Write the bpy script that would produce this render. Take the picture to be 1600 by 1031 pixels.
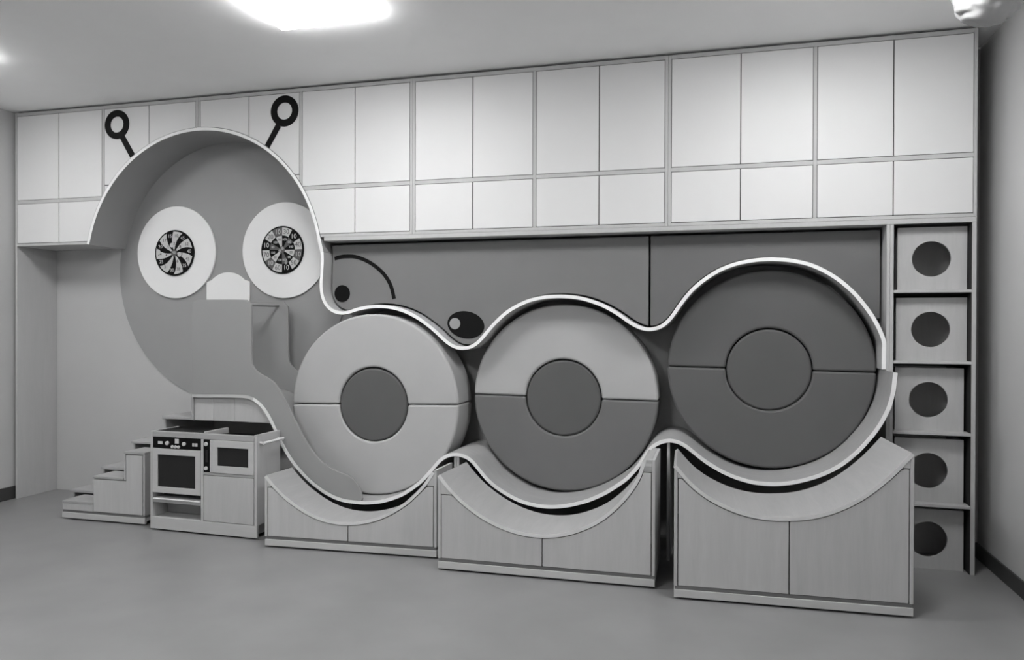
import bpy, bmesh, math, random
from mathutils import Vector, Matrix

for _o in list(bpy.data.objects):
    bpy.data.objects.remove(_o, do_unlink=True)
scene = bpy.context.scene
COL = scene.collection
random.seed(7)

# ------------------------------------------------------------------ camera
cam_data = bpy.data.cameras.new('camera')
cam_data.sensor_fit = 'HORIZONTAL'
cam_data.sensor_width = 36.0
cam_data.lens = 1170.0 / 1600.0 * 36.0
cam_data.clip_start = 0.05
cam = bpy.data.objects.new('camera', cam_data)
COL.objects.link(cam)
_right = Vector((0.96542246, 0.26067254, 0.00304788))
_down = Vector((0.00447619, -0.00488582, -0.99997805))
_fwd = Vector((-0.26065193, 0.96541491, -0.00588370))
_m = Matrix((_right, -_down, -_fwd)).transposed().to_4x4()
_m.translation = Vector((5.05713, -4.44870, 1.31201))
cam.matrix_world = _m
scene.camera = cam

# ------------------------------------------------------------------ light and exposure
world = bpy.data.worlds.new('world')
scene.world = world
world.use_nodes = True
world.node_tree.nodes['Background'].inputs[0].default_value = (0.5, 0.5, 0.5, 1)
world.node_tree.nodes['Background'].inputs[1].default_value = 0.05
scene.view_settings.view_transform = 'Standard'
scene.view_settings.look = 'None'
scene.view_settings.gamma = 1.0
scene.view_settings.use_curve_mapping = False
scene.view_settings.exposure = 0.42
# square ceiling panels: centre x, centre y, strength (one row along the unit, one further back)
PANELS = [(3.125, -1.215, 25.0), (0.65, -1.24, 17.0), (5.60, -1.20, 23.5),
          (0.61, -3.9, 5.0), (3.12, -3.9, 60.0)]

# ------------------------------------------------------------------ materials
def new_mat(name):
    m = bpy.data.materials.new(name)
    m.use_nodes = True
    nt = m.node_tree
    return m, nt, nt.nodes['Principled BSDF']

def g(v):
    return (v, v, v, 1.0)

def mat_plain(name, v, rough=0.6, noise=0.03, scale=6.0, bump=0.0, bscale=200.0, spec=0.3, rand=0.0):
    """grey with a soft mottling; optional fine relief"""
    m, nt, b = new_mat(name)
    tc = nt.nodes.new('ShaderNodeTexCoord')
    nz = nt.nodes.new('ShaderNodeTexNoise')
    nz.inputs['Scale'].default_value = scale
    nz.inputs['Detail'].default_value = 4
    nt.links.new(tc.outputs['Object'], nz.inputs['Vector'])
    mr = nt.nodes.new('ShaderNodeMapRange')
    mr.inputs['From Min'].default_value = 0.25
    mr.inputs['From Max'].default_value = 0.75
    mr.inputs['To Min'].default_value = v * (1 - noise)
    mr.inputs['To Max'].default_value = v * (1 + noise)
    nt.links.new(nz.outputs['Fac'], mr.inputs['Value'])
    nt.links.new(mr.outputs['Result'], b.inputs['Base Color'])
    b.inputs['Roughness'].default_value = rough
    b.inputs['Specular IOR Level'].default_value = spec
    if bump:
        n2 = nt.nodes.new('ShaderNodeTexNoise')
        n2.inputs['Scale'].default_value = bscale
        n2.inputs['Detail'].default_value = 3
        nt.links.new(tc.outputs['Object'], n2.inputs['Vector'])
        bp = nt.nodes.new('ShaderNodeBump')
        bp.inputs['Strength'].default_value = bump
        bp.inputs['Distance'].default_value = 0.01
        nt.links.new(n2.outputs['Fac'], bp.inputs['Height'])
        nt.links.new(bp.outputs['Normal'], b.inputs['Normal'])
    return m

def mat_wood(name, v, contrast=0.055, axis='z', rough=0.5, rand=0.05):
    """pale veneer: grain streaks stretched along one axis, a few darker flecks, slight change from board to board"""
    m, nt, b = new_mat(name)
    tc = nt.nodes.new('ShaderNodeTexCoord')
    mp = nt.nodes.new('ShaderNodeMapping')
    s = {'z': (9.0, 9.0, 0.8), 'x': (0.8, 9.0, 9.0), 'y': (9.0, 0.8, 9.0)}[axis]
    mp.inputs['Scale'].default_value = s
    oi = nt.nodes.new('ShaderNodeObjectInfo')
    va = nt.nodes.new('ShaderNodeVectorMath')
    va.operation = 'ADD'
    sc = nt.nodes.new('ShaderNodeMath')
    sc.operation = 'MULTIPLY'
    sc.inputs[1].default_value = 37.0
    nt.links.new(oi.outputs['Random'], sc.inputs[0])
    nt.links.new(tc.outputs['Object'], va.inputs[0])
    nt.links.new(sc.outputs[0], va.inputs[1])
    nt.links.new(va.outputs[0], mp.inputs['Vector'])
    nz = nt.nodes.new('ShaderNodeTexNoise')
    nz.inputs['Scale'].default_value = 2.2
    nz.inputs['Detail'].default_value = 6
    nz.inputs['Roughness'].default_value = 0.6
    nz.inputs['Distortion'].default_value = 0.4
    nt.links.new(mp.outputs['Vector'], nz.inputs['Vector'])
    n2 = nt.nodes.new('ShaderNodeTexNoise')
    n2.inputs['Scale'].default_value = 14.0
    n2.inputs['Detail'].default_value = 3
    nt.links.new(mp.outputs['Vector'], n2.inputs['Vector'])
    ad = nt.nodes.new('ShaderNodeMath')
    ad.operation = 'MULTIPLY_ADD'
    ad.inputs[1].default_value = 0.35
    nt.links.new(n2.outputs['Fac'], ad.inputs[0])
    nt.links.new(nz.outputs['Fac'], ad.inputs[2])
    mr = nt.nodes.new('ShaderNodeMapRange')
    mr.inputs['From Min'].default_value = 0.45
    mr.inputs['From Max'].default_value = 0.9
    mr.inputs['To Min'].default_value = v * (1 - contrast)
    mr.inputs['To Max'].default_value = v * (1 + contrast)
    nt.links.new(ad.outputs[0], mr.inputs['Value'])
    r2 = nt.nodes.new('ShaderNodeMapRange')
    r2.inputs['To Min'].default_value = 1 - rand
    r2.inputs['To Max'].default_value = 1 + rand
    nt.links.new(oi.outputs['Random'], r2.inputs['Value'])
    mu = nt.nodes.new('ShaderNodeMath')
    mu.operation = 'MULTIPLY'
    nt.links.new(mr.outputs['Result'], mu.inputs[0])
    nt.links.new(r2.outputs['Result'], mu.inputs[1])
    nt.links.new(mu.outputs[0], b.inputs['Base Color'])
    b.inputs['Roughness'].default_value = rough
    b.inputs['Specular IOR Level'].default_value = 0.3
    return m

def mat_emit(name, s):
    m, nt, b = new_mat(name)
    b.inputs['Base Color'].default_value = g(0.8)
    b.inputs['Emission Color'].default_value = g(1.0)
    b.inputs['Emission Strength'].default_value = s
    return m

M = {
    'floor': mat_plain('floor_linoleum', 0.225, rough=0.34, noise=0.09, scale=3.0, spec=0.5),
    'ceiling': mat_plain('ceiling_paint', 0.92, rough=0.9, noise=0.01, spec=0.1),
    'wall': mat_plain('wall_paint', 0.48, rough=0.85, noise=0.02, scale=3.0, bump=0.05, bscale=150, spec=0.15),
    'base': mat_plain('baseboard_dark', 0.05, rough=0.5),
    'white': mat_plain('white_laminate', 0.63, rough=0.5, noise=0.008, spec=0.4),
    'wood': mat_wood('pale_veneer', 0.46),
    'wood_x': mat_wood('pale_veneer_lengthwise', 0.36, axis='x'),
    'wood_y': mat_wood('pale_veneer_crosswise', 0.37, axis='y', contrast=0.06),
    'frame': mat_wood('carcass_veneer', 0.45, contrast=0.04, rand=0.02),
    'edge': mat_wood('edge_band', 0.84, contrast=0.04, axis='x', rand=0.02),
    'edge_wood': mat_wood('edge_band_wood', 0.64, contrast=0.05, axis='x', rand=0.02),
    'edge_track': mat_wood('edge_band_track', 0.78, contrast=0.05, axis='x', rand=0.02),
    'plinth': mat_wood('plinth_veneer', 0.47, contrast=0.05, axis='x', rand=0.02),
    'wall_bounce': mat_plain('bounce_wall_paint', 0.84, rough=0.85, noise=0.02, scale=3.0, spec=0.15),  # unseen rear wall made paler than the others to bounce light at the ceiling
    'groove': mat_wood('groove_strip', 0.17, contrast=0.08, axis='x'),
    'dark': mat_plain('dark_interior_and_gap_shade', 0.02, rough=0.8),  # dark cubby lining; behind doors it stands in for gap shade
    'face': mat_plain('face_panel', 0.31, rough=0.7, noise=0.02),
    'slide': mat_plain('slide_laminate', 0.28, rough=0.55, noise=0.015),
    'eye': mat_plain('eye_white', 0.78, rough=0.6, noise=0.01),
    'black': mat_plain('black_print', 0.005, rough=0.6, noise=0.05, spec=0.12),
    'blackgloss': mat_plain('black_glass_and_sink_shade', 0.004, rough=0.3, noise=0.05, spec=0.06),
    'window': mat_plain('oven_window', 0.022, rough=0.3, noise=0.1, spec=0.2),
    'mat': mat_plain('mat_cover', 0.18, rough=0.75, noise=0.03, bump=0.15, bscale=500),
    'mat2': mat_plain('mat_cover_second', 0.143, rough=0.75, noise=0.03, bump=0.15, bscale=500),
    'ring_light': mat_plain('ring_cover_pale', 0.41, rough=0.7, noise=0.025, bump=0.15, bscale=500),
    'ring_mid': mat_plain('ring_cover_mid', 0.15, rough=0.7, noise=0.03, bump=0.15, bscale=500),
    'ring_dark': mat_plain('ring_cover_dark', 0.112, rough=0.7, noise=0.03, bump=0.15, bscale=500),
    'core': mat_plain('core_cover', 0.102, rough=0.7, noise=0.03, bump=0.15, bscale=500),
    'back': mat_plain('back_board', 0.26, rough=0.8, noise=0.05),
    'grey_pupil': mat_plain('grey_print', 0.30, rough=0.6),
    'knob': mat_plain('knob_plastic', 0.55, rough=0.4),
    'dart_light': mat_plain('dart_light', 0.52, rough=0.8, noise=0.04),
    'dart_grey': mat_plain('dart_grey', 0.10, rough=0.8, noise=0.04),
    'dart_black': mat_plain('dart_black', 0.008, rough=0.8, noise=0.04, spec=0.08),
    'metal': mat_plain('white_metal', 0.7, rough=0.4),
    'paper': mat_plain('crinkled_paper', 0.32, rough=0.75, noise=0.03, bump=0.25, bscale=9),
    'caster': mat_plain('caster_rubber', 0.02, rough=0.6),
}

# ------------------------------------------------------------------ builders
OFF = {}     # thing -> origin that is taken off the coordinates given to its parts

def off_of(p):
    while p is not None:
        if p.name in OFF:
            return OFF[p.name]
        p = p.parent
    return Vector((0, 0, 0))

def tag(o, label, cat, group=None):
    o['label'] = label
    o['category'] = cat
    if group:
        o['group'] = group
    return o

def thing(name, label, cat, loc=(0, 0, 0), rotz=0.0, group=None, local=False):
    o = bpy.data.objects.new(name, None)
    o.empty_display_size = 0.05
    COL.objects.link(o)
    o.location = loc
    o.rotation_euler = (0, 0, rotz)
    OFF[o.name] = Vector((0, 0, 0)) if local else Vector(loc)
    return tag(o, label, cat, group)

def finish(name, me, m, parent, bevel=0.0, seg=2, smooth=30):
    me.validate()
    bm = bmesh.new()
    bm.from_mesh(me)
    bmesh.ops.recalc_face_normals(bm, faces=bm.faces)
    bm.to_mesh(me)
    bm.free()
    if smooth:
        me.shade_smooth()
        me.set_sharp_from_angle(angle=math.radians(smooth))
    me.materials.append(M[m] if isinstance(m, str) else m)
    o = bpy.data.objects.new(name, me)
    COL.objects.link(o)
    if parent is not None:
        o.parent = parent
    if bevel:
        b = o.modifiers.new('bevel', 'BEVEL')
        b.width = bevel
        b.segments = seg
        b.limit_method = 'ANGLE'
        b.angle_limit = math.radians(40)
    return o

def mesh(name, verts, faces, m, parent=None, bevel=0.0, seg=2, smooth=30):
    d = off_of(parent)
    me = bpy.data.meshes.new(name)
    me.from_pydata([tuple(Vector(v) - d) for v in verts], [], faces)
    return finish(name, me, m, parent, bevel, seg, smooth)

def box(name, x0, x1, y0, y1, z0, z1, m, parent=None, bevel=0.0015):
    v = [(x0, y0, z0), (x1, y0, z0), (x1, y1, z0), (x0, y1, z0), (x0, y0, z1), (x1, y0, z1), (x1, y1, z1), (x0, y1, z1)]
    f = [(0, 3, 2, 1), (4, 5, 6, 7), (0, 1, 5, 4), (1, 2, 6, 5), (2, 3, 7, 6), (3, 0, 4, 7)]
    return mesh(name, v, f, m, parent, bevel, 1, 0)

def prism(name, pts, y0, y1, m, parent=None, bevel=0.0, seg=2, smooth=30):
    """outline in x,z pushed from y0 (towards the room) to y1"""
    n = len(pts)
    v = [(x, y0, z) for x, z in pts] + [(x, y1, z) for x, z in pts]
    f = [tuple(range(n)), tuple(range(2 * n - 1, n - 1, -1))]
    f += [(i, i + n, (i + 1) % n + n, (i + 1) % n) for i in range(n)]
    return mesh(name, v, f, m, parent, bevel, seg, smooth)

def arc(cx, cz, r, a0, a1, n):
    return [(cx + r * math.cos(math.radians(a0 + (a1 - a0) * i / n)), cz + r * math.sin(math.radians(a0 + (a1 - a0) * i / n))) for i in range(n + 1)]

def disc(name, cx, cz, r, y0, y1, m, parent=None, n=64, rz=None, bevel=0.0):
    rz = rz or r
    pts = [(cx + r * math.cos(2 * math.pi * i / n), cz + rz * math.sin(2 * math.pi * i / n)) for i in range(n)]
    return prism(name, pts, y0, y1, m, parent, bevel)

def ring_sector(name, cx, cz, r0, r1, a0, a1, y0, y1, m, parent=None, n=16, bevel=0.0, seg=2):
    pts = arc(cx, cz, r1, a0, a1, n) + arc(cx, cz, r0, a1, a0, n)
    return prism(name, pts, y0, y1, m, parent, bevel, seg)

def catmull(P, k=3):
    P = [Vector((a, b)) for a, b in P]
    E = [2 * P[0] - P[1]] + P + [2 * P[-1] - P[-2]]
    out = []
    for i in range(1, len(E) - 2):
        for j in range(k):
            t = j / k
            a, b, c, d = E[i - 1:i + 3]
            out.append(0.5 * (2 * b + (c - a) * t + (2 * a - 5 * b + 4 * c - d) * t * t + (3 * b - a - 3 * c + d) * t ** 3))
    out.append(P[-1])
    return [(p.x, p.y) for p in out]

def offset(P, d):
    """shift an open x,z path sideways by d (positive = to its left)"""
    out = []
    for i in range(len(P)):
        a = Vector(P[max(i - 1, 0)])
        b = Vector(P[min(i + 1, len(P) - 1)])
        t = (b - a).normalized()
        out.append((P[i][0] - t.y * d, P[i][1] + t.x * d))
    return out

def bent_board(name, path, t, y0, y1, m, parent, m_edge=None, edge_name='edge_band', drop=0.0):
    """a board bent along an x,z path, of thickness t; the front edge carries a thin band"""
    L = offset(path, t / 2)
    R = offset(path, -t / 2)
    n = len(path)
    v, f = [], []
    for (a, b) in zip(L, R):
        v += [(a[0], y0, a[1]), (b[0], y0, b[1]), (b[0], y1, b[1] - drop), (a[0], y1, a[1] - drop)]
    for i in range(n - 1):
        k = 4 * i
        for j in range(4):
            f.append((k + j, k + (j + 1) % 4, k + 4 + (j + 1) % 4, k + 4 + j))
    f += [(0, 3, 2, 1), (4 * n - 4, 4 * n - 3, 4 * n - 2, 4 * n - 1)]
    o = mesh(name, v, f, m, parent, 0, 2, 40)
    if m_edge:
        bent_board(edge_name, path, t * 0.98, y0 - 0.002, y0 - 0.0001, m_edge, o if o.parent and o.parent.type == 'EMPTY' else parent)
    return o

def rod(name, p0, p1, r, m, parent=None, n=12):
    p0 = Vector(p0)
    p1 = Vector(p1)
    d = (p1 - p0).normalized()
    a = d.orthogonal().normalized()
    b = d.cross(a)
    v, f = [], []
    for p in (p0, p1):
        for i in range(n):
            c = 2 * math.pi * i / n
            v.append(p + a * r * math.cos(c) + b * r * math.sin(c))
    for i in range(n):
        f.append((i, (i + 1) % n, n + (i + 1) % n, n + i))
    f += [tuple(range(n - 1, -1, -1)), tuple(range(n, 2 * n))]
    return mesh(name, v, f, m, parent, 0, 1, 40)

def text(name, s, cx, cz, y, size, m, parent, rot=0.0):
    cu = bpy.data.curves.new(name, 'FONT')
    cu.body = s
    cu.size = size
    cu.align_x = 'CENTER'
    cu.align_y = 'CENTER'
    cu.extrude = 0.0006
    tmp = bpy.data.objects.new(name + '_tmp', cu)
    COL.objects.link(tmp)
    bpy.context.view_layer.update()
    me = bpy.data.meshes.new_from_object(tmp.evaluated_get(bpy.context.evaluated_depsgraph_get()))
    bpy.data.objects.remove(tmp, do_unlink=True)
    me.name = name
    mt = Matrix.Translation(Vector((cx, y, cz)) - off_of(parent)) @ Matrix.Rotation(rot, 4, 'Y') @ Matrix.Rotation(math.pi / 2, 4, 'X')
    me.transform(mt)
    me.materials.clear()
    me.materials.append(M[m])
    o = bpy.data.objects.new(name, me)
    COL.objects.link(o)
    o.parent = parent
    return o

def cut(objs, cutter):
    """take the cutter's volume out of each mesh for good, then drop the cutter"""
    for o in objs:
        b = o.modifiers.new('cut', 'BOOLEAN')
        b.operation = 'DIFFERENCE'
        b.solver = 'EXACT'
        b.object = cutter
        o.modifiers.move(len(o.modifiers) - 1, 0)
        bev = [x for x in o.modifiers if x.type == 'BEVEL']
        keep = [(x.width, x.segments) for x in bev]
        for x in bev:
            o.modifiers.remove(x)
        bpy.context.view_layer.update()
        me = bpy.data.meshes.new_from_object(o.evaluated_get(bpy.context.evaluated_depsgraph_get()))
        o.modifiers.clear()
        old = o.data
        nm = old.name
        o.data = me
        bpy.data.meshes.remove(old)
        me.name = nm
        for w, s in keep:
            b = o.modifiers.new('bevel', 'BEVEL')
            b.width = w
            b.segments = s
            b.limit_method = 'ANGLE'
            b.angle_limit = math.radians(40)
    bpy.data.objects.remove(cutter, do_unlink=True)

def struct(o):
    o['kind'] = 'structure'
    return o

# ------------------------------------------------------------------ the room
BACK = 0.356       # wall behind the unit
XL, XR = -0.03, 6.51
YR = -6.6
H = 2.9
struct(box('floor', XL - 0.1, XR + 0.1, YR - 0.1, BACK + 0.1, -0.1, 0.0, 'floor', None, 0))
struct(box('ceiling', XL - 0.1, XR + 0.1, YR - 0.1, BACK + 0.1, H, H + 0.1, 'ceiling', None, 0))
struct(box('wall_back', XL - 0.1, XR + 0.1, BACK, BACK + 0.1, 0, H, 'wall', None, 0))
struct(box('wall_left', XL - 0.1, XL, YR, BACK, 0, H, 'wall', None, 0))
struct(box('wall_right', XR, XR + 0.1, YR, BACK, 0, H, 'wall', None, 0))
struct(box('wall_rear', XL - 0.1, XR + 0.1, YR - 0.1, YR, 0, H, 'wall_bounce', None, 0))
struct(box('baseboard_left', XL, XL + 0.012, YR, BACK, 0, 0.095, 'base', None, 0.002))
struct(box('baseboard_right', XR - 0.012, XR, YR, BACK, 0, 0.085, 'base', None, 0.002))

# ------------------------------------------------------------------ ceiling panels
PLAB = ['bright square ceiling light panel in view above the doors',
        'square ceiling light panel above the left end of the unit',
        'square ceiling light panel above the right end of the unit',
        'square ceiling light panel at the left of the rear row',
        'square ceiling light panel in the middle of the rear row']
for i, (cx, cy, st) in enumerate(PANELS):
    t = thing('ceiling_light', PLAB[i], 'ceiling light', (cx, cy, H), group='square ceiling light panels')
    w = 0.273
    mm = mat_emit('light_diffuser_%d' % i, st)
    box('mounting_plate', cx - w + 0.004, cx + w - 0.004, cy - w + 0.004, cy + w - 0.004, H - 0.006, H - 0.0004, 'metal', t, 0)
    ms = mat_emit('light_diffuser_side_%d' % i, st * 0.8)
    box('diffuser_rim', cx - w, cx + w, cy - w, cy + w, H - 0.0315, H - 0.0065, ms, t, 0)
    box('diffuser', cx - w, cx + w, cy - w, cy + w, H - 0.035, H - 0.032, mm, t, 0)

# ------------------------------------------------------------------ profiles
# profiles of the bent boards, x and z in metres
WAVE = [(2.552, 1.843), (2.556, 1.793), (2.558, 1.743), (2.556, 1.694), (2.553, 1.644), (2.549, 1.594), (2.551, 1.544), (2.561, 1.496), (2.583, 1.452),
    (2.617, 1.418), (2.660, 1.397), (2.708, 1.391), (2.757, 1.399), (2.805, 1.413), (2.854, 1.424), (2.903, 1.431), (2.953, 1.434), (3.003, 1.432),
    (3.052, 1.426), (3.101, 1.415), (3.149, 1.400), (3.194, 1.380), (3.238, 1.357), (3.280, 1.329), (3.321, 1.300), (3.360, 1.269), (3.397, 1.236),
    (3.436, 1.204), (3.478, 1.180), (3.526, 1.169), (3.574, 1.174), (3.619, 1.194), (3.656, 1.226), (3.689, 1.263), (3.722, 1.301), (3.757, 1.337),
    (3.793, 1.370), (3.833, 1.401), (3.876, 1.426), (3.921, 1.448), (3.967, 1.466), (4.016, 1.478), (4.065, 1.486), (4.115, 1.489), (4.165, 1.490),
    (4.214, 1.487), (4.264, 1.481), (4.313, 1.470), (4.360, 1.455), (4.407, 1.437), (4.452, 1.415), (4.495, 1.390), (4.536, 1.362), (4.577, 1.333),
    (4.620, 1.309), (4.667, 1.294), (4.715, 1.295), (4.761, 1.312), (4.799, 1.343), (4.830, 1.382), (4.857, 1.423), (4.886, 1.464), (4.917, 1.503),
    (4.952, 1.539), (4.990, 1.571), (5.030, 1.600), (5.073, 1.626), (5.118, 1.647), (5.165, 1.664), (5.214, 1.676), (5.263, 1.684), (5.313, 1.689),
    (5.363, 1.690), (5.413, 1.687), (5.462, 1.682), (5.511, 1.672), (5.559, 1.659), (5.605, 1.640), (5.649, 1.616), (5.691, 1.589), (5.730, 1.559),
    (5.767, 1.525), (5.802, 1.489), (5.833, 1.450), (5.862, 1.409), (5.889, 1.367), (5.912, 1.323), (5.932, 1.277), (5.947, 1.229), (5.947, 1.181),
    (5.947, 1.131), (5.947, 1.081)]
TRACK = [(1.708, 0.840), (1.758, 0.841), (1.808, 0.842), (1.858, 0.843), (1.908, 0.844), (1.958, 0.845), (2.008, 0.846), (2.059, 0.846), (2.108, 0.845),
    (2.157, 0.836), (2.201, 0.815), (2.240, 0.784), (2.272, 0.746), (2.299, 0.704), (2.323, 0.661), (2.347, 0.617), (2.371, 0.573), (2.396, 0.529),
    (2.424, 0.488), (2.454, 0.448), (2.487, 0.411), (2.523, 0.376), (2.560, 0.343), (2.600, 0.312), (2.642, 0.285), (2.685, 0.259), (2.730, 0.239),
    (2.777, 0.223), (2.826, 0.213), (2.876, 0.209), (2.926, 0.207), (2.975, 0.209), (3.025, 0.215), (3.074, 0.223), (3.122, 0.237), (3.169, 0.254),
    (3.215, 0.274), (3.257, 0.300), (3.298, 0.329), (3.337, 0.360), (3.372, 0.395), (3.406, 0.432), (3.438, 0.470), (3.473, 0.505), (3.516, 0.529),
    (3.564, 0.537), (3.612, 0.530), (3.656, 0.509), (3.692, 0.475), (3.725, 0.437), (3.759, 0.401), (3.797, 0.369), (3.839, 0.342), (3.883, 0.318),
    (3.928, 0.297), (3.975, 0.280), (4.024, 0.269), (4.073, 0.262), (4.123, 0.261), (4.173, 0.264), (4.222, 0.271), (4.271, 0.282), (4.319, 0.296),
    (4.366, 0.313), (4.411, 0.334), (4.455, 0.357), (4.497, 0.384), (4.538, 0.413), (4.578, 0.444), (4.612, 0.480), (4.644, 0.518), (4.671, 0.560),
    (4.698, 0.602), (4.731, 0.639), (4.773, 0.664), (4.820, 0.675), (4.868, 0.668), (4.911, 0.646), (4.951, 0.616), (4.991, 0.585), (5.032, 0.557),
    (5.075, 0.532), (5.120, 0.510), (5.166, 0.492), (5.214, 0.478), (5.263, 0.468), (5.313, 0.464), (5.363, 0.464), (5.413, 0.469), (5.462, 0.478),
    (5.510, 0.491), (5.557, 0.507), (5.604, 0.526), (5.648, 0.549), (5.690, 0.575), (5.729, 0.606), (5.766, 0.640), (5.800, 0.677), (5.831, 0.716),
    (5.861, 0.756), (5.888, 0.799), (5.910, 0.843), (5.930, 0.889), (5.944, 0.937), (5.953, 0.986), (5.958, 1.036), (5.962, 1.075)]
SLIDE_TOP = [(1.708, 0.857), (1.708, 1.427), (1.718, 1.470), (1.757, 1.478), (2.088, 1.476), (2.126, 1.467), (2.150, 1.442), (2.157, 1.405), (2.158, 1.093),
    (2.170, 1.044), (2.203, 1.007), (2.259, 0.979), (2.311, 0.951), (2.353, 0.907), (2.409, 0.827), (2.473, 0.710), (2.542, 0.590), (2.624, 0.484),
    (2.710, 0.420), (2.790, 0.388), (2.856, 0.367), (2.900, 0.334), (2.931, 0.288), (2.948, 0.233)]

HX, HZ, HR = 1.6, 1.72, 0.946       # the head: centre and radius of the arch

# ------------------------------------------------------------------ wall cabinets along the top
WM = 0.799                            # width of a two-door module
ZT, ZU0, ZM0, ZB = 2.862, 2.2325, 2.2085, 1.9125
G = 0.0026                            # half gap around a door
CLAB = ['leftmost white wall cabinet, cut away by the left half of the big arch',
        'second white wall cabinet from the left, cut by the right half of the big arch',
        'third white wall cabinet from the left, above the long foam mat',
        'rightmost white wall cabinet, above the column of boxes with round holes']
doors_cut, boards_cut = [], []
for u in range(4):
    x0, x1 = 2 * u * WM, 2 * (u + 1) * WM
    xm = (x0 + x1) / 2
    t = thing('wall_cabinet', CLAB[u], 'cabinet', (x0, 0, 1.893), group='white wall cabinets under the ceiling')
    s0, s1 = 0.018, 0.018
    bc = []
    if u == 0:
        box('side_panel', x0, x0 + 0.016, 0, BACK - 0.001, 0.0, 2.886, 'frame', t)
    else:
        bc.append(box('side_panel', x0 + 0.0004, x0 + s0, 0, BACK - 0.001, 1.893, 2.886, 'frame', t))
    bc.append(box('side_panel', x1 - s1, x1 - 0.0004, 0, BACK - 0.001, 1.893, 2.886, 'frame', t))
    bc.append(box('divider', xm - 0.010, xm + 0.010, 0, BACK - 0.001, 1.912, ZT, 'frame', t))
    bc.append(box('top_panel', x0 + 0.018, x1 - 0.018, 0, BACK - 0.001, ZT, 2.886, 'frame', t))
    bc.append(box('bottom_panel', x0 + (0.0165 if u == 0 else 0.018), x1 - 0.018, 0, BACK - 0.001, 1.893, 1.912, 'frame', t))
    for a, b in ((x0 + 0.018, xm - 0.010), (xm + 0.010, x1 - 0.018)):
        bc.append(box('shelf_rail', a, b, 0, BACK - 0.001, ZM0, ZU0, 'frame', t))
        bc.append(box('dark_backing', a, b, 0.0065, 0.018, 1.9125, ZT - 0.0005, 'dark', t, 0))  # dark sheet close behind the doors, painting in the shade of their gaps
    dc = []
    for k in range(2):
        a = (x0 + 0.018) if k == 0 else (xm + 0.010)
        b = (xm - 0.010) if k == 0 else (x1 - 0.018)
        sm = (a + b) / 2
        near = (u == 0 and k == 1) or (u == 1 and k == 0)
        for (p, q) in ((a, sm), (sm, b)):
            zb = ZU0
            if near:
                zb = 2.314
                corner = (p == a) if u == 0 else (q == b)
                if corner:
                    dc.append(box('filler', p + G, q - G, 0.0, 0.006, ZU0 + G, zb - G, 'white', t))
            dc.append(box('door', p + G, q - G, -0.0005, 0.006, zb + G, ZT - G, 'white', t))
            if not near:
                dc.append(box('door', p + G, q - G, -0.0005, 0.006, ZB + G, ZM0 - G, 'white', t))
    if u < 2:
        doors_cut += dc
        boards_cut += bc
cyl = disc('cutter', HX, HZ, HR + 0.0135, -0.2, 0.6, 'dark', None, 160)
drop = []
cut(doors_cut + boards_cut, cyl)
for o in doors_cut + boards_cut:
    if len(o.data.polygons) == 0:
        bpy.data.objects.remove(o, do_unlink=True)

# ------------------------------------------------------------------ bent outline: head arch and wave
t = thing('outline_board', 'bent pale board forming the big head arch and the wavy back line', 'bent board', (HX, 0, HZ))
head = arc(HX, HZ, HR, 169.6, 11, 60)
head = [(0.6665, 1.893)] + head[1:]
path = head + catmull(WAVE[1:], 3)
NH = len(head) + 1
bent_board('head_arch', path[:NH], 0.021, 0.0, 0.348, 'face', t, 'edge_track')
bent_board('body_wave', path[NH - 1:], 0.021, 0.0, 0.340, 'frame', t, 'edge')

# board over the soft niche and its right side
t = thing('niche_surround', 'pale board framing the foam mat niche on top and right', 'frame', (2.57, 0, 1.865))
box('top_board', 2.568, 6.3915, 0, BACK - 0.001, 1.866, 1.8925, 'frame', t)
box('side_board', 5.9585, 5.9745, 0, BACK - 0.001, 0.0, 1.8655, 'frame', t)

# ------------------------------------------------------------------ face on the wall
face = disc('face_panel', HX, HZ - 0.005, 0.976, 0.3485, 0.3558, 'face', None, 128)
tag(face, 'large round grey face panel on the wall inside the arch', 'wall panel')
EYES = [(1.145, 1.855, 'left white eye disc on the grey face, holding the curved-vane dartboard'),
        (2.065, 1.850, 'right white eye disc on the grey face, partly behind the arch edge')]
for cx, cz, lab in EYES:
    e = disc('eye_disc', cx, cz, 0.345, 0.332, 0.348, 'eye', None, 96, bevel=0.002)
    tag(e, lab, 'wall disc', 'white eye discs on the face')
pts = [(1.412, 1.40), (1.777, 1.40), (1.777, 1.628)] + arc(1.5945, 1.498, 0.2, 42, 138, 24)[1:-1] + [(1.412, 1.628)]
tag(prism('nose_panel', pts, 0.334, 0.348, 'eye', None, 0.002), 'white round-topped nose panel between the two eyes', 'wall panel')

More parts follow.
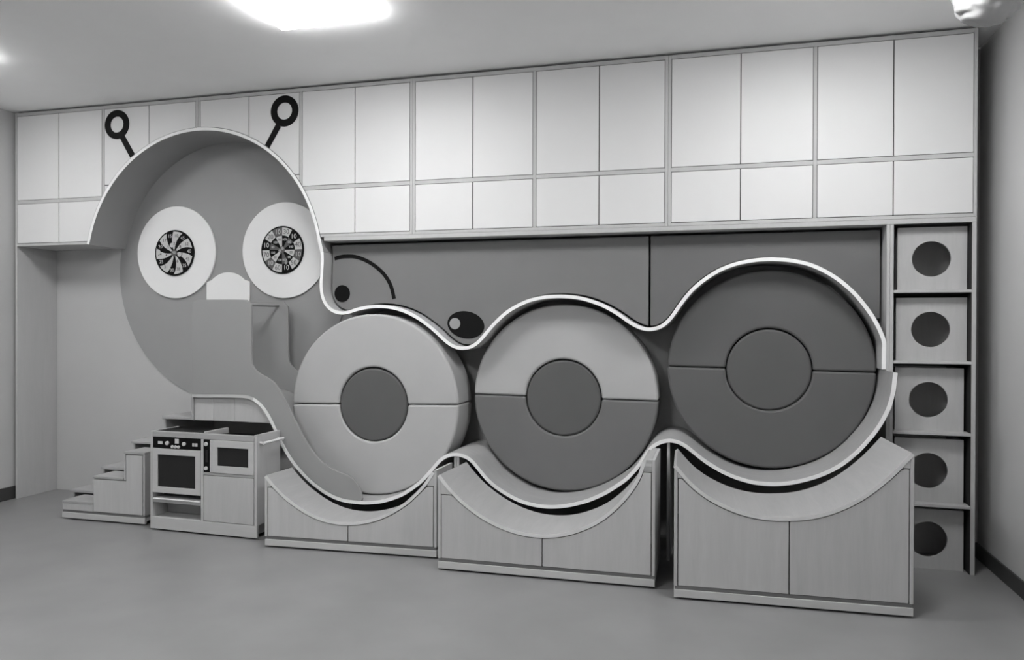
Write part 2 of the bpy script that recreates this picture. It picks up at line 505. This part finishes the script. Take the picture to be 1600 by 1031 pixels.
# antennae: flat black ring on a stalk, stuck on the doors
for s, lab in ((-1, 'left black ring antenna on the cabinet doors'), (1, 'right black ring antenna on the cabinet doors')):
    cx, cz = HX + s * 0.677, 2.742
    t = thing('antenna', lab, 'antenna', (HX + s * 0.545, -0.001, 2.515), group='black ring antennae')
    n = 48
    v, f = [], []
    for y in (-0.0055, -0.001):
        for r in (0.104, 0.057):
            for i in range(n):
                v.append((cx + r * math.cos(2 * math.pi * i / n), y, cz + r * math.sin(2 * math.pi * i / n)))
    for i in range(n):
        j = (i + 1) % n
        f += [(i, j, n + j, n + i), (2 * n + i, 3 * n + i, 3 * n + j, 2 * n + j), (i, 2 * n + i, 2 * n + j, j), (n + i, n + j, 3 * n + j, 3 * n + i)]
    mesh('ring', v, f, 'black', t)
    a = Vector((cx - s * 0.046, cz - 0.092))
    b = Vector((HX + s * 0.543, 2.512))
    d = (b - a).normalized() * 0.0
    nrm = Vector((-(b - a).y, (b - a).x)).normalized() * 0.021
    prism('stalk', [tuple(a + nrm), tuple(a - nrm), tuple(b - nrm + Vector((s * 0.003, 0))), tuple(b + nrm)], -0.005, -0.001, 'black', t)

# ------------------------------------------------------------------ dartboards
def wedge(name, cx, cz, r0, r1, a0, a1, y0, y1, m, t, twist=0.0, n=8, flare=0.0):
    """sector between two radii; twist bends its sides like a fan blade"""
    P = []
    k = 8
    for i in range(n + 1):
        a = a0 - flare + (a1 - a0 + 2 * flare) * i / n
        P.append((r1, a + twist))
    for i in range(1, k):
        u = 1 - i / k
        P.append((r0 + (r1 - r0) * u, a1 + flare * u + twist * u ** 1.5))
    for i in range(n + 1):
        P.append((r0, a1 + (a0 - a1) * i / n))
    for i in range(1, k):
        u = i / k
        P.append((r0 + (r1 - r0) * u, a0 - flare * u + twist * u ** 1.5))
    pts = [(cx + r * math.cos(math.radians(a)), cz + r * math.sin(math.radians(a))) for r, a in P]
    return prism(name, pts, y0, y1, m, t)

DY = 0.331
# left one: seven light curved vanes on black
cx, cz = 1.141, 1.850
t = thing('dartboard', 'dartboard with seven curved light vanes on black, on the left eye', 'dartboard', (cx, DY, cz), group='dartboards on the eyes')
disc('board', cx, cz, 0.172, DY - 0.010, DY, 'dart_black', t, 64, bevel=0.002)
for k in range(7):
    a = 86 + k * 360 / 7
    wedge('vane', cx, cz, 0.028, 0.160, a - 3, a + 19, DY - 0.0115, DY - 0.0101, 'dart_light', t, twist=-16, flare=3.5)
    am = math.radians(a - 5)
    text('number', str(10 + (k * 7) % 60), cx + 0.128 * math.cos(am), cz + 0.128 * math.sin(am), DY - 0.0124, 0.034, 'dart_grey', t)
    am = math.radians(a + 4)
    text('number', str(k + 2), cx + 0.070 * math.cos(am), cz + 0.070 * math.sin(am), DY - 0.0124, 0.030, 'dart_black', t)
    am = math.radians(a + 21)
    text('number', str(15 + (k * 5) % 40), cx + 0.132 * math.cos(am), cz + 0.132 * math.sin(am), DY - 0.0112, 0.036, 'dart_light', t)
disc('bullseye', cx, cz, 0.026, DY - 0.0125, DY - 0.0101, 'dart_grey', t, 24)
text('number', '50', cx, cz, DY - 0.0132, 0.030, 'dart_light', t)
for (dx, dz) in ((-0.020, 0.058), (0.048, -0.012), (-0.030, -0.068), (-0.140, 0.012)):
    disc('fastener_dot', cx + dx, cz + dz, 0.017, DY - 0.014, DY - 0.0117, 'dart_light', t, 20)
# right one: twelve outer and twelve inner fields
cx, cz = 2.0555, 1.8515
t = thing('dartboard', 'dartboard with twelve numbered fields in two rings, on the right eye', 'dartboard', (cx, DY, cz), group='dartboards on the eyes')
disc('board', cx, cz, 0.172, DY - 0.010, DY, 'dart_black', t, 64, bevel=0.002)
outer = [('30', 'L'), ('10', 'D'), ('40', 'L'), ('10', 'G'), ('50', 'L'), ('10', 'D'), ('60', 'L'), ('10', 'G'), ('70', 'L'), ('10', 'D'), ('20', 'L'), ('10', 'G')]
inner = [('100', 'D'), ('100', 'G'), ('100', 'D'), ('80', 'L'), ('100', 'D'), ('100', 'G'), ('100', 'D'), ('80', 'L'), ('100', 'D'), ('80', 'G'), ('100', 'D'), ('80', 'L')]
MK = {'L': 'dart_light', 'D': 'dart_black', 'G': 'dart_grey'}
for k in range(12):
    a1 = 90 - 30 * k
    am = math.radians(a1 - 15)
    s, c = outer[k]
    wedge('outer_field', cx, cz, 0.104, 0.161, a1 - 29.6, a1 - 0.4, DY - 0.0115, DY - 0.0101, MK[c], t)
    text('number', s, cx + 0.133 * math.cos(am), cz + 0.133 * math.sin(am), DY - 0.0124, 0.048, 'dart_light' if c != 'L' else 'dart_grey', t)
    s, c = inner[k]
    wedge('inner_field', cx, cz, 0.016, 0.101, a1 - 29.4, a1 - 0.6, DY - 0.0115, DY - 0.0101, MK[c], t)
    text('number', s, cx + 0.076 * math.cos(am), cz + 0.076 * math.sin(am), DY - 0.0124, 0.024, 'dart_light' if c != 'L' else 'dart_grey', t)
disc('bullseye', cx, cz, 0.024, DY - 0.0130, DY - 0.0101, 'dart_grey', t, 24)
for (dx, dz) in ((0.006, 0.010), (-0.016, -0.006), (0.034, -0.094)):
    disc('fastener_dot', cx + dx, cz + dz, 0.011, DY - 0.015, DY - 0.0132, 'grey_pupil', t, 16)

# ------------------------------------------------------------------ foam mats in the niche
wave_f = catmull(WAVE, 2)
top_of_wave = offset(wave_f, 0.021)
TOP = 1.850
low = [p for p in top_of_wave if p[1] < 1.845]
SEAM = 4.682
def mat_outline(xa, xb):
    L = [p for p in low if xa < p[0] < xb]
    return L
left = [p for p in low if p[0] < SEAM - 0.006]
out = [(SEAM - 0.006, TOP), (2.578, TOP)] + [(max(a, 2.574), b) for a, b in left] + [(SEAM - 0.006, left[-1][1])]
t = thing('foam_mat', 'long grey foam mat with black cartoon eyes and a brow line', 'foam mat', (3.6, 0.1, 1.2), group='foam mats behind the wavy board')
prism('pad', out, 0.10, 0.34, 'mat', t, 0.010, 3)
Yp = 0.0992
disc('eye_print', 2.651, 1.523, 0.057, Yp - 0.002, Yp + 0.0005, 'black', t, 40)
bp_ = catmull([(2.594, 1.758), (2.634, 1.768), (2.674, 1.772), (2.745, 1.768), (2.824, 1.741), (2.898, 1.697), (2.963, 1.637), (3.004, 1.569), (3.027, 1.485)], 4)
bent_board('brow_print', bp_, 0.025, Yp - 0.002, Yp + 0.0005, 'black', t)
th = math.radians(-9)
pts = []
for i in range(48):
    a = 2 * math.pi * i / 48
    x, z = 0.125 * math.cos(a), 0.087 * math.sin(a)
    pts.append((3.523 + x * math.cos(th) - z * math.sin(th), 1.316 + x * math.sin(th) + z * math.cos(th)))
e = prism('eye_print', pts, Yp - 0.002, Yp + 0.0005, 'black', t)
disc('pupil_print', 3.450, 1.324, 0.036, Yp - 0.004, Yp - 0.002, 'grey_pupil', e, 32)
right = [p for p in low if p[0] > SEAM + 0.006 and p[0] < 5.93]
out = [(5.945, TOP), (SEAM + 0.006, TOP), (SEAM + 0.006, right[0][1])] + right + [(5.945, right[-1][1] + 0.005)]
tag(prism('foam_mat', out, 0.10, 0.34, 'mat2', None, 0.012, 3), 'plain grey foam mat at the right, above the darkest ring', 'foam mat', 'foam mats behind the wavy board')

# dark board behind the rings
tag(box('back_board', 2.60, 5.955, 0.342, 0.3555, 0.0, 1.86, 'back', None, 0), 'dark board on the wall behind the foam rings', 'wall board')

# ------------------------------------------------------------------ foam rings: two half rings and a round core each
RINGS = [(2.943, 0.803, -0.040, 0.232, 'ring_light', 'ring_light', 'leftmost', 0.580, 1.4),
         (4.154, 0.8655, 0.120, 0.338, 'ring_light', 'ring_mid', 'middle', 0.580, -0.6),
         (5.362, 1.063, 0.120, 0.338, 'ring_dark', 'ring_dark', 'rightmost', 0.573, -0.8)]
TONE = {'ring_light': 'pale grey', 'ring_mid': 'mid grey', 'ring_dark': 'dark grey'}
for cx, cz, y0, y1, mu, ml, nm, R, tilt in RINGS:
    for up in (1, 0):
        a0, a1 = (0, 180) if up else (180, 360)
        r0, r1, n = 0.240, R, 40
        P = arc(cx, cz, r1, a0 + 0.25 + tilt, a1 - 0.25 + tilt, n) + arc(cx, cz, r0, a1 - 0.5 + tilt, a0 + 0.5 + tilt, n)
        o = prism('half_ring_cushion', P, y0, y1, mu if up else ml, None, 0.013, 3)
        tag(o, '%s %s half-ring foam cushion of the %s ring' % (TONE[mu if up else ml], 'upper' if up else 'lower', nm), 'foam cushion', 'half-ring foam cushions')
    o = disc('round_cushion', cx, cz - 0.003, 0.2345, y0 + 0.004, y1, 'core', None, 56, bevel=0.012)
    tag(o, 'dark grey round foam core in the centre of the %s ring' % nm, 'foam cushion', 'round foam cores')

# ------------------------------------------------------------------ track under the rings, slide and platform
track = catmull(TRACK, 3)
t = thing('wave_track', 'pale bent board running in waves under the three foam rings', 'bent board', (3.56, -0.2, 0.0))
KP = next(i for i, p in enumerate(track) if p[0] > 2.17)
bent_board('platform_board', track[:KP + 1], 0.021, -0.20, 0.340, 'wood_x', t, 'plinth')
bent_board('track_board', track[KP:], 0.021, -0.20, 0.340, 'wood_x', t, 'edge_track')
def track_z(x):
    for a, b in zip(track, track[1:]):
        if a[0] <= x <= b[0]:
            return a[1] + (b[1] - a[1]) * (x - a[0]) / max(b[0] - a[0], 1e-6)
    return track[-1][1]
for x0, x1, yf in ((3.546, 3.5625, -0.185), (3.5635, 3.580, -0.185), (4.805, 4.822, -0.185), (2.440, 2.456, -0.165)):
    box('support_panel', x0, x1, yf, 0.335, 0.0, min(track_z(x0), track_z(x1)) - 0.0125, 'wood', t)

under = [p for p in offset(track, 0.0115) if p[0] <= 2.948]
t = thing('slide', 'grey slide with two tall side panels beside the leftmost ring', 'slide', (1.95, -0.2, 0.67))
outl = catmull(SLIDE_TOP[3:], 3)
outl = SLIDE_TOP[:3] + outl
outl = [p for p in outl] + list(reversed(under))
for nm, y0, y1 in (('side_panel', -0.1995, -0.182), ('side_panel', 0.238, 0.256)):
    prism(nm, outl, y0, y1, 'slide', t, 0.0015, 1)
rod('crossbar', (2.075, -0.1815, 1.447), (2.075, 0.2375, 1.447), 0.011, 'slide', t)
# plank skirt under the platform
under2 = offset(track, -0.0125)
def skirt(xa, xb, z0):
    P = [p for p in under2 if xa < p[0] < xb and p[1] > z0]
    last = xb > 2.1
    pts = [(xa, z0), (xa, track_z(max(xa, 1.712)) - 0.0125)] + P
    if not last:
        pts += [(xb, track_z(xb) - 0.0125), (xb, z0)]
    else:
        pts += [(P[-1][0] + 0.004, z0)]
    return pts
for xa, xb in ((1.711, 1.8575), (1.8585, 2.0195), (2.0205, 2.36)):
    prism('skirt_plank', skirt(xa, xb, 0.676), -0.178, -0.162, 'wood', t, 0.001, 1)
box('platform_side', 1.692, 1.7095, -0.19, 0.34, 0.676, 0.850, 'wood_y', t)

# ------------------------------------------------------------------ fixed stairs against the wall
t = thing('wall_staircase', 'fixed wooden stairs against the wall with four open treads', 'stairs', (0.68, -0.17, 0.0))
TR = [(0.680, 0.938, 0.148), (0.938, 1.193, 0.323), (1.193, 1.443, 0.514), (1.443, 1.691, 0.692)]
for k, (a, b, z) in enumerate(TR):
    box('tread', a, b + 0.02 if k < 3 else b, -0.17, BACK - 0.001, z - 0.018, z, 'wood_y', t)
    zp = TR[k - 1][2] if k else 0.0
    box('riser', a + 0.004, a + 0.019, -0.150, BACK - 0.001, zp + 0.0005, z - 0.0185, 'wood_y', t)

# ------------------------------------------------------------------ pull-out stair block
def casters(t, w, d, m='caster'):
    for x in (0.06, w - 0.06):
        for y in (0.05, d - 0.05):
            rod('caster', (x - 0.012, y, 0.0125), (x + 0.012, y, 0.0125), 0.0125, 'caster', t, 12)

t = thing('stair_block', 'low three-step wooden stair block standing left of the play stove', 'step block', (0.8168, -0.3728, 0), math.radians(0.2), local=True)
W_, D_ = 0.667, 0.185
casters(t, W_, D_)
box('plinth', 0.0, W_, 0.0, 0.018, 0.011, 0.048, 'plinth', t)
box('base', 0.0, W_, 0.0185, D_, 0.0255, 0.048, 'wood', t)
box('groove_strip', 0.004, W_ - 0.004, 0.007, D_, 0.0485, 0.064, 'groove', t, 0)
ST = [(0.003, 0.256, 0.126), (0.256, 0.500, 0.304), (0.500, 0.666, 0.478)]
for a, b, z in ST:
    box('step_top', a, b if b > 0.6 else b - 0.0005, 0.0, D_, z - 0.016, z, 'wood_x', t)
box('front_panel', 0.003, 0.254, 0.002, 0.018, 0.0645, 0.1095, 'wood', t)
prism('door', [(0.260, 0.067), (0.646, 0.067), (0.646, 0.456), (0.520, 0.456), (0.520, 0.283), (0.260, 0.283)], 0.0005, 0.018, 'wood', t, 0.001, 1)
prism('stringer', [(0.5035, 0.2885), (0.5155, 0.2885), (0.5155, 0.4615), (0.5035, 0.4615)], 0.001, 0.018, 'wood', t)
box('side_panel', 0.652, 0.666, 0.0, D_, 0.0645, 0.4615, 'wood', t)
box('side_panel', 0.003, 0.018, 0.019, D_, 0.0645, 0.1095, 'wood', t)
box('riser', 0.256, 0.270, 0.019, D_, 0.1265, 0.2875, 'wood', t)
box('riser', 0.500, 0.514, 0.019, D_, 0.3045, 0.4615, 'wood', t)

# ------------------------------------------------------------------ play stove
t = thing('play_stove', 'wooden play kitchen stove with oven, microwave and cupboard door', 'play stove', (1.5810, -0.4345, 0), math.radians(-1.76), local=True)
W_, D_ = 0.793, 0.245
casters(t, W_, D_)
SX = [0.0, 0.018, 0.386, 0.404, 0.774, 0.793]
box('plinth', 0.0, W_, 0.0, 0.018, 0.011, 0.086, 'plinth', t)
box('base', 0.018, 0.775, 0.0185, D_, 0.0255, 0.086, 'wood_x', t)
box('side_panel', 0.0, 0.0175, 0.0, D_, 0.0865, 0.632, 'wood', t)
sp = box('side_panel', 0.7755, W_, 0.0, D_, 0.0865, 0.640, 'wood', t)
box('divider', 0.3865, 0.4040, 0.0, D_, 0.0865, 0.598, 'wood', t)
box('top_rail', 0.018, 0.775, 0.0, 0.030, 0.5985, 0.632, 'wood_x', t)
# hob on the left, shallow sink on the right
hob = box('hob', 0.018, 0.385, 0.0305, D_, 0.612, 0.6315, 'blackgloss', t)
for hx, hy, hr in ((0.11, 0.10, 0.040), (0.28, 0.10, 0.050), (0.11, 0.19, 0.048), (0.28, 0.19, 0.038)):
    n = 32
    v, f = [], []
    for z in (0.6316, 0.6320):
        for r in (hr, hr - 0.003):
            for i in range(n):
                v.append((hx + r * math.cos(2 * math.pi * i / n), hy + r * math.sin(2 * math.pi * i / n), z))
    for i in range(n):
        j = (i + 1) % n
        f += [(i, j, n + j, n + i), (2 * n + i, 2 * n + j, 3 * n + j, 3 * n + i), (i, j, 2 * n + j, 2 * n + i), (n + i, n + j, 3 * n + j, 3 * n + i)]
    mesh('cooking_zone', v, f, 'window', hob)
box('ridge', 0.3865, 0.4040, 0.0305, D_, 0.5985, 0.640, 'wood_y', t)
box('sink_board', 0.4045, 0.775, 0.0305, 0.105, 0.606, 0.618, 'wood_x', t)
box('sink_floor_shade', 0.4045, 0.775, 0.1055, D_, 0.600, 0.606, 'blackgloss', t)  # rear sink floor coloured black as the platform's shadow
# oven: control panel, door with window, tray slot, open box
cp = box('control_panel', 0.019, 0.3855, 0.002, 0.012, 0.527, 0.597, 'black', t, 0.001)
for k in range(3):
    box('display', 0.060 + k * 0.012, 0.070 + k * 0.012, -0.0005, 0.0018, 0.552, 0.570, 'knob', cp, 0)
box('display', 0.190, 0.219, -0.0005, 0.0018, 0.561, 0.590, 'knob', cp, 0)
for k in range(2):
    box('display', 0.322 + k * 0.022, 0.338 + k * 0.022, -0.0005, 0.0018, 0.549, 0.569, 'knob', cp, 0)
for kx, kz, kr in ((0.133, 0.561, 0.013), (0.262, 0.561, 0.013), (0.173, 0.540, 0.0095), (0.196, 0.540, 0.0095), (0.220, 0.540, 0.0095)):
    kn = disc('knob', kx, kz, kr, -0.008, 0.0018, 'knob', cp, 20, bevel=0.002)
def framed_door(name, x0, x1, z0, z1, wx0, wx1, wz0, wz1, t, m='wood'):
    v, f = [], []
    for y in (-0.003, 0.018):
        v += [(x0, y, z0), (x1, y, z0), (x1, y, z1), (x0, y, z1), (wx0, y, wz0), (wx1, y, wz0), (wx1, y, wz1), (wx0, y, wz1)]
    for j in range(4):
        k = (j + 1) % 4
        f += [(j, k, 4 + k, 4 + j), (8 + j, 12 + j, 12 + k, 8 + k), (j, 8 + j, 8 + k, k), (4 + j, 4 + k, 12 + k, 12 + j)]
    d = mesh(name, v, f, m, t, 0.0015, 1, 0)
    box('window', wx0 + 0.0003, wx1 - 0.0003, 0.006, 0.010, wz0 + 0.0003, wz1 - 0.0003, 'window', d, 0)
    return d
framed_door('oven_door', 0.020, 0.3845, 0.243, 0.5245, 0.056, 0.346, 0.281, 0.486, t, 'plinth')
box('dark_backing', 0.018, 0.386, 0.10, 0.112, 0.1985, 0.612, 'dark', t, 0)
tr = box('baking_tray', 0.021, 0.384, -0.006, 0.098, 0.199, 0.208, 'edge_wood', t, 0.004)
box('tray_shelf', 0.018, 0.386, 0.0, 0.115, 0.180, 0.198, 'wood_x', t)
box('box_back', 0.018, 0.386, 0.128, 0.140, 0.0865, 0.1795, 'wood_x', t)
# microwave: control strip, door with window
mp = box('microwave_panel', 0.4055, 0.452, 0.002, 0.012, 0.393, 0.5965, 'black', t, 0.001)
for kz in (0.569, 0.418):
    disc('knob', 0.4265, kz, 0.0125, -0.008, 0.0018, 'knob', mp, 20, bevel=0.002)
box('display', 0.420, 0.437, 0.0008, 0.0018, 0.455, 0.530, 'window', mp, 0)
box('door_handle', 0.4545, 0.4605, -0.002, 0.012, 0.393, 0.5965, 'edge_wood', t, 0.002)
framed_door('microwave_door', 0.4655, 0.7735, 0.394, 0.5965, 0.507, 0.733, 0.437, 0.553, t, 'plinth')
box('shelf_rail', 0.4045, 0.7750, 0.0, D_, 0.3765, 0.3920, 'wood_x', t)
box('cupboard_door', 0.408, 0.7710, 0.0, 0.018, 0.090, 0.3730, 'wood', t)
box('dark_backing', 0.4045, 0.775, 0.100, 0.112, 0.3925, 0.599, 'dark', t, 0)
# towel rail on the right side
for y in (0.035, 0.215):
    rod('rail_bracket', (0.7932, y, 0.590), (0.825, y, 0.590), 0.007, 'edge_wood', t)
rod('towel_rail', (0.825, 0.020, 0.590), (0.825, 0.230, 0.590), 0.009, 'edge_wood', t)

# ------------------------------------------------------------------ pull-out ramp cabinets
def ramp_cabinet(label, loc, ang, W, prof, zl, zr, dl, dr, seam, flat=None):
    t = thing('ramp_cabinet', label, 'ramp cabinet', loc, math.radians(ang), group='pull-out ramp cabinets on casters', local=True)
    D = (-0.206 - loc[1]) - abs(math.sin(math.radians(ang))) * W
    DROP = 0.012 if zl < 0.45 else (0.014 if zl < 0.55 else 0.006)
    casters(t, W, D)
    box('plinth', 0.0, W, 0.0, 0.018, 0.011, 0.048, 'plinth', t)
    box('base', 0.0, W, 0.0185, D, 0.0255, 0.048, 'wood', t)
    box('groove_strip', 0.004, W - 0.004, 0.007, D, 0.0485, 0.065, 'groove', t, 0)
    A = catmull(prof, 5)
    bent_board('ramp', A, 0.018, 0.0, D, 'wood_y', t, 'edge_wood', drop=DROP)
    low = offset(A, -0.009)
    def zt(x, extra=0.0):
        P = offset(A, -0.009 - extra)
        if x <= P[0][0]:
            return P[0][1]
        for p, q in zip(P, P[1:]):
            if p[0] <= x <= q[0]:
                return p[1] + (q[1] - p[1]) * (x - p[0]) / max(q[0] - p[0], 1e-6)
        return P[-1][1]
    def side(x0, x1, z):
        v = [(x0, 0, 0.0655), (x1, 0, 0.0655), (x1, D, 0.0655), (x0, D, 0.0655), (x0, 0, z), (x1, 0, z), (x1, D, z - DROP), (x0, D, z - DROP)]
        f = [(0, 3, 2, 1), (4, 5, 6, 7), (0, 1, 5, 4), (1, 2, 6, 5), (2, 3, 7, 6), (3, 0, 4, 7)]
        return mesh('side_panel', v, f, 'wood', t, 0.001, 1, 0)
    side(0.0, 0.0160, zl)
    side(W - 0.0160, W, zr)
    if flat is not None:
        # squared corner built up from thin boards beside the ramp's end
        for k, (za, zb_, xa) in enumerate(((zr - 0.060, zr - 0.034, flat - 0.012), (zr - 0.0335, zr - 0.0175, flat - 0.002), (zr - 0.017, zr, flat + 0.006))):
            v = [(xa, 0, za), (W - 0.0165, 0, za), (W - 0.0165, D, za - DROP), (xa, D, za - DROP), (xa, 0, zb_), (W - 0.0165, 0, zb_), (W - 0.0165, D, zb_ - DROP), (xa, D, zb_ - DROP)]
            f = [(0, 3, 2, 1), (4, 5, 6, 7), (0, 1, 5, 4), (1, 2, 6, 5), (2, 3, 7, 6), (3, 0, 4, 7)]
            mesh('corner_board', v, f, 'wood_x' if k != 1 else 'plinth', t, 0.001, 1, 0)
    # two doors with a curved top edge
    gap = 0.0055
    for sd in (0, 1):
        if sd == 0:
            x0, x1, ztop = 0.0205, seam - gap / 2, dl
        else:
            x0, x1, ztop = seam + gap / 2, W - 0.0205, dr
        n = 30
        pts = [(x0, 0.068), (x1, 0.068)]
        for i in range(n, -1, -1):
            x = x0 + (x1 - x0) * i / n
            pts.append((x, min(zt(x, 0.0045), ztop)))
        prism('door', pts, 0.0008, 0.018, 'wood', t, 0.0008, 1)
        # small filler between door and ramp
        xs = [(0.0165 if sd == 0 else seam) + (W - 0.0165 - seam if sd else seam) * i / 90 for i in range(91)]
        lim = zr - 0.0605 if (flat and sd) else 9
        fx = [x for x in xs if x <= W - 0.0165 and zt(x, 0.001) > ztop + 0.009]
        if len(fx) > 2:
            top = [(x, min(zt(x, 0.001), lim)) for x in fx]
            prism('filler', [(fx[0], ztop + 0.005), (fx[-1], ztop + 0.005)] + top[::-1], 0.001, 0.016, 'wood', t)
    box('dark_backing', 0.017, W - 0.017, 0.060, 0.066, 0.0655, min(p[1] for p in low) - 0.008, 'dark', t, 0)  # dark sheet that colours the door gaps as if in shade
    return t

ramp_cabinet('lowest pull-out ramp cabinet, under the leftmost foam ring', (2.5010, -0.568, 0), 3.03, 1.060,
             [(0.004, 0.420), (0.060, 0.362), (0.150, 0.287), (0.273, 0.216), (0.393, 0.178), (0.513, 0.169), (0.631, 0.185), (0.748, 0.225), (0.863, 0.293), (0.939, 0.359), (0.992, 0.417), (1.040, 0.487)],
             0.416, 0.500, 0.353, 0.405, 0.527)
ramp_cabinet('middle pull-out ramp cabinet with a squared right corner, under the middle ring', (3.6320, -0.682, 0), 0.68, 1.145,
             [(0.004, 0.508), (0.021, 0.488), (0.068, 0.435), (0.150, 0.363), (0.271, 0.289), (0.410, 0.239), (0.547, 0.223), (0.682, 0.240), (0.814, 0.292), (0.911, 0.359), (1.000, 0.452), (1.060, 0.545), (1.090, 0.632)],
             0.497, 0.644, 0.404, 0.579, 0.571, 1.094)
ramp_cabinet('tallest pull-out ramp cabinet, under the rightmost foam ring', (4.8750, -0.778, 0), 2.06, 1.052,
             [(0.004, 0.640), (0.080, 0.556), (0.169, 0.491), (0.286, 0.440), (0.401, 0.417), (0.514, 0.417), (0.626, 0.433), (0.736, 0.473), (0.844, 0.538), (0.951, 0.633), (1.046, 0.742)],
             0.634, 0.738, 0.579, 0.671, 0.524)

# ------------------------------------------------------------------ cubby column with boxes
t = thing('cubby_shelf', 'tall narrow cubby column at the right end of the wall unit', 'shelf', (6.18, 0, 0))
box('side_panel', 5.9755, 5.9930, 0, BACK - 0.001, 0, 1.8655, 'frame', t)
box('side_panel', 6.3700, 6.3915, 0, BACK - 0.001, 0, 1.8655, 'frame', t)
SH = [1.5105, 1.1290, 0.7485, 0.3625]
for z in SH:
    box('shelf_board', 5.9935, 6.3695, 0.0, 0.34, z - 0.0155, z, 'frame', t)
box('dark_backing', 5.9935, 6.3695, 0.342, 0.354, 0, 1.8655, 'dark', t, 0)
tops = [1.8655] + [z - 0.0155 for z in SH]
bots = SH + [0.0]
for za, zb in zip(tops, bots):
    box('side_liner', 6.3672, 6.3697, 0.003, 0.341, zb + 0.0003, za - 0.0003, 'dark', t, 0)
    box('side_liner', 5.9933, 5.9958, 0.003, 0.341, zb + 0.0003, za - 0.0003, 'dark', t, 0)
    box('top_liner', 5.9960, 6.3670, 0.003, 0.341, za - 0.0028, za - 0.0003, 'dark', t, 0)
BX = [(6.019, 6.356, SH[0], 1.853, 'topmost'), (6.014, 6.357, SH[1], 1.471, 'second from top'), (6.010, 6.344, SH[2], 1.091, 'middle'),
      (6.010, 6.345, SH[3], 0.708, 'second from bottom'), (6.010, 6.347, 0.0, 0.326, 'bottom')]
for a, b, z0, z1, nm in BX:
    y0, y1 = 0.055, 0.330
    a, b, z1 = a + 0.004, b + 0.006, z1 - 0.001
    t = thing('storage_box', 'wooden box with a round hole, %s of the cubby column' % nm, 'storage box', ((a + b) / 2, y0, z0), group='wooden boxes with round holes')
    z0 += 0.0006
    cxx, czz, r, n = (a + b) / 2 - 0.0025, (z0 + z1) / 2 - 0.002, 0.0955, 64
    # front with a round hole: ring of quads between hole and outline
    def edge_pt(an):
        c, s = math.cos(an), math.sin(an)
        k = min(((b - cxx) if c > 0 else (cxx - a)) / max(abs(c), 1e-9), ((z1 - czz) if s > 0 else (czz - z0)) / max(abs(s), 1e-9))
        return (cxx + c * k, czz + s * k)
    corners = [math.atan2(q - czz, p - cxx) % (2 * math.pi) for p, q in ((b, z1), (a, z1), (a, z0), (b, z0))]
    angs = sorted([2 * math.pi * i / n for i in range(n)] + corners)
    N = len(angs)
    v, f = [], []
    for y in (y0, y0 + 0.012):
        v += [(cxx + r * math.cos(q), y, czz + r * math.sin(q)) for q in angs]
        v += [(edge_pt(q)[0], y, edge_pt(q)[1]) for q in angs]
    for i in range(N):
        j = (i + 1) % N
        f += [(i, j, N + j, N + i), (2 * N + i, 3 * N + i, 3 * N + j, 2 * N + j), (i, 2 * N + i, 2 * N + j, j), (N + i, N + j, 3 * N + j, 3 * N + i)]
    mesh('front_panel', v, f, 'wood', t)
    ya = y0 + 0.0125
    box('side_panel', a, a + 0.012, ya, y1, z0, z1, 'wood', t)
    box('side_panel', b - 0.012, b, ya, y1, z0, z1, 'wood', t)
    box('bottom_panel', a + 0.0125, b - 0.0125, ya, y1, z0, z0 + 0.012, 'wood', t)
    box('back_panel', a + 0.0125, b - 0.0125, y1 - 0.012, y1, z0 + 0.0125, z1, 'wood', t)

# ------------------------------------------------------------------ crinkled globe under the ceiling at the right
gx, gy, gz, gr = 6.165, -0.88, 2.709, 0.131
t = thing('paper_globe', 'white crinkled globe hanging under the ceiling at the right', 'lantern', (gx, gy, H))
bm = bmesh.new()
bmesh.ops.create_icosphere(bm, subdivisions=5, radius=1.0)
from mathutils import noise as mnoise
for vv in bm.verts:
    p = vv.co.copy()
    q = Vector((p.x * 1.6, p.y * 1.6, p.z * 4.0 + 1.2 * p.x))
    k = 1.0 + 0.09 * (abs(mnoise.noise(q * 1.0)) * 2 - 0.6) + 0.006 * mnoise.noise(p * 6.0)
    vv.co = Vector((gx, gy, gz)) - Vector((gx, gy, H)) + p * gr * k
me = bpy.data.meshes.new('shade')
bm.to_mesh(me)
bm.free()
finish('shade', me, 'paper', t, 0, 1, 60)
rod('cord', (gx, gy, gz + gr * 0.9), (gx, gy, H - 0.0005), 0.004, 'metal', t, 8)
rod('ceiling_rose', (gx, gy, H - 0.014), (gx, gy, H - 0.0005), 0.035, 'metal', t, 20)

bpy.context.view_layer.update()
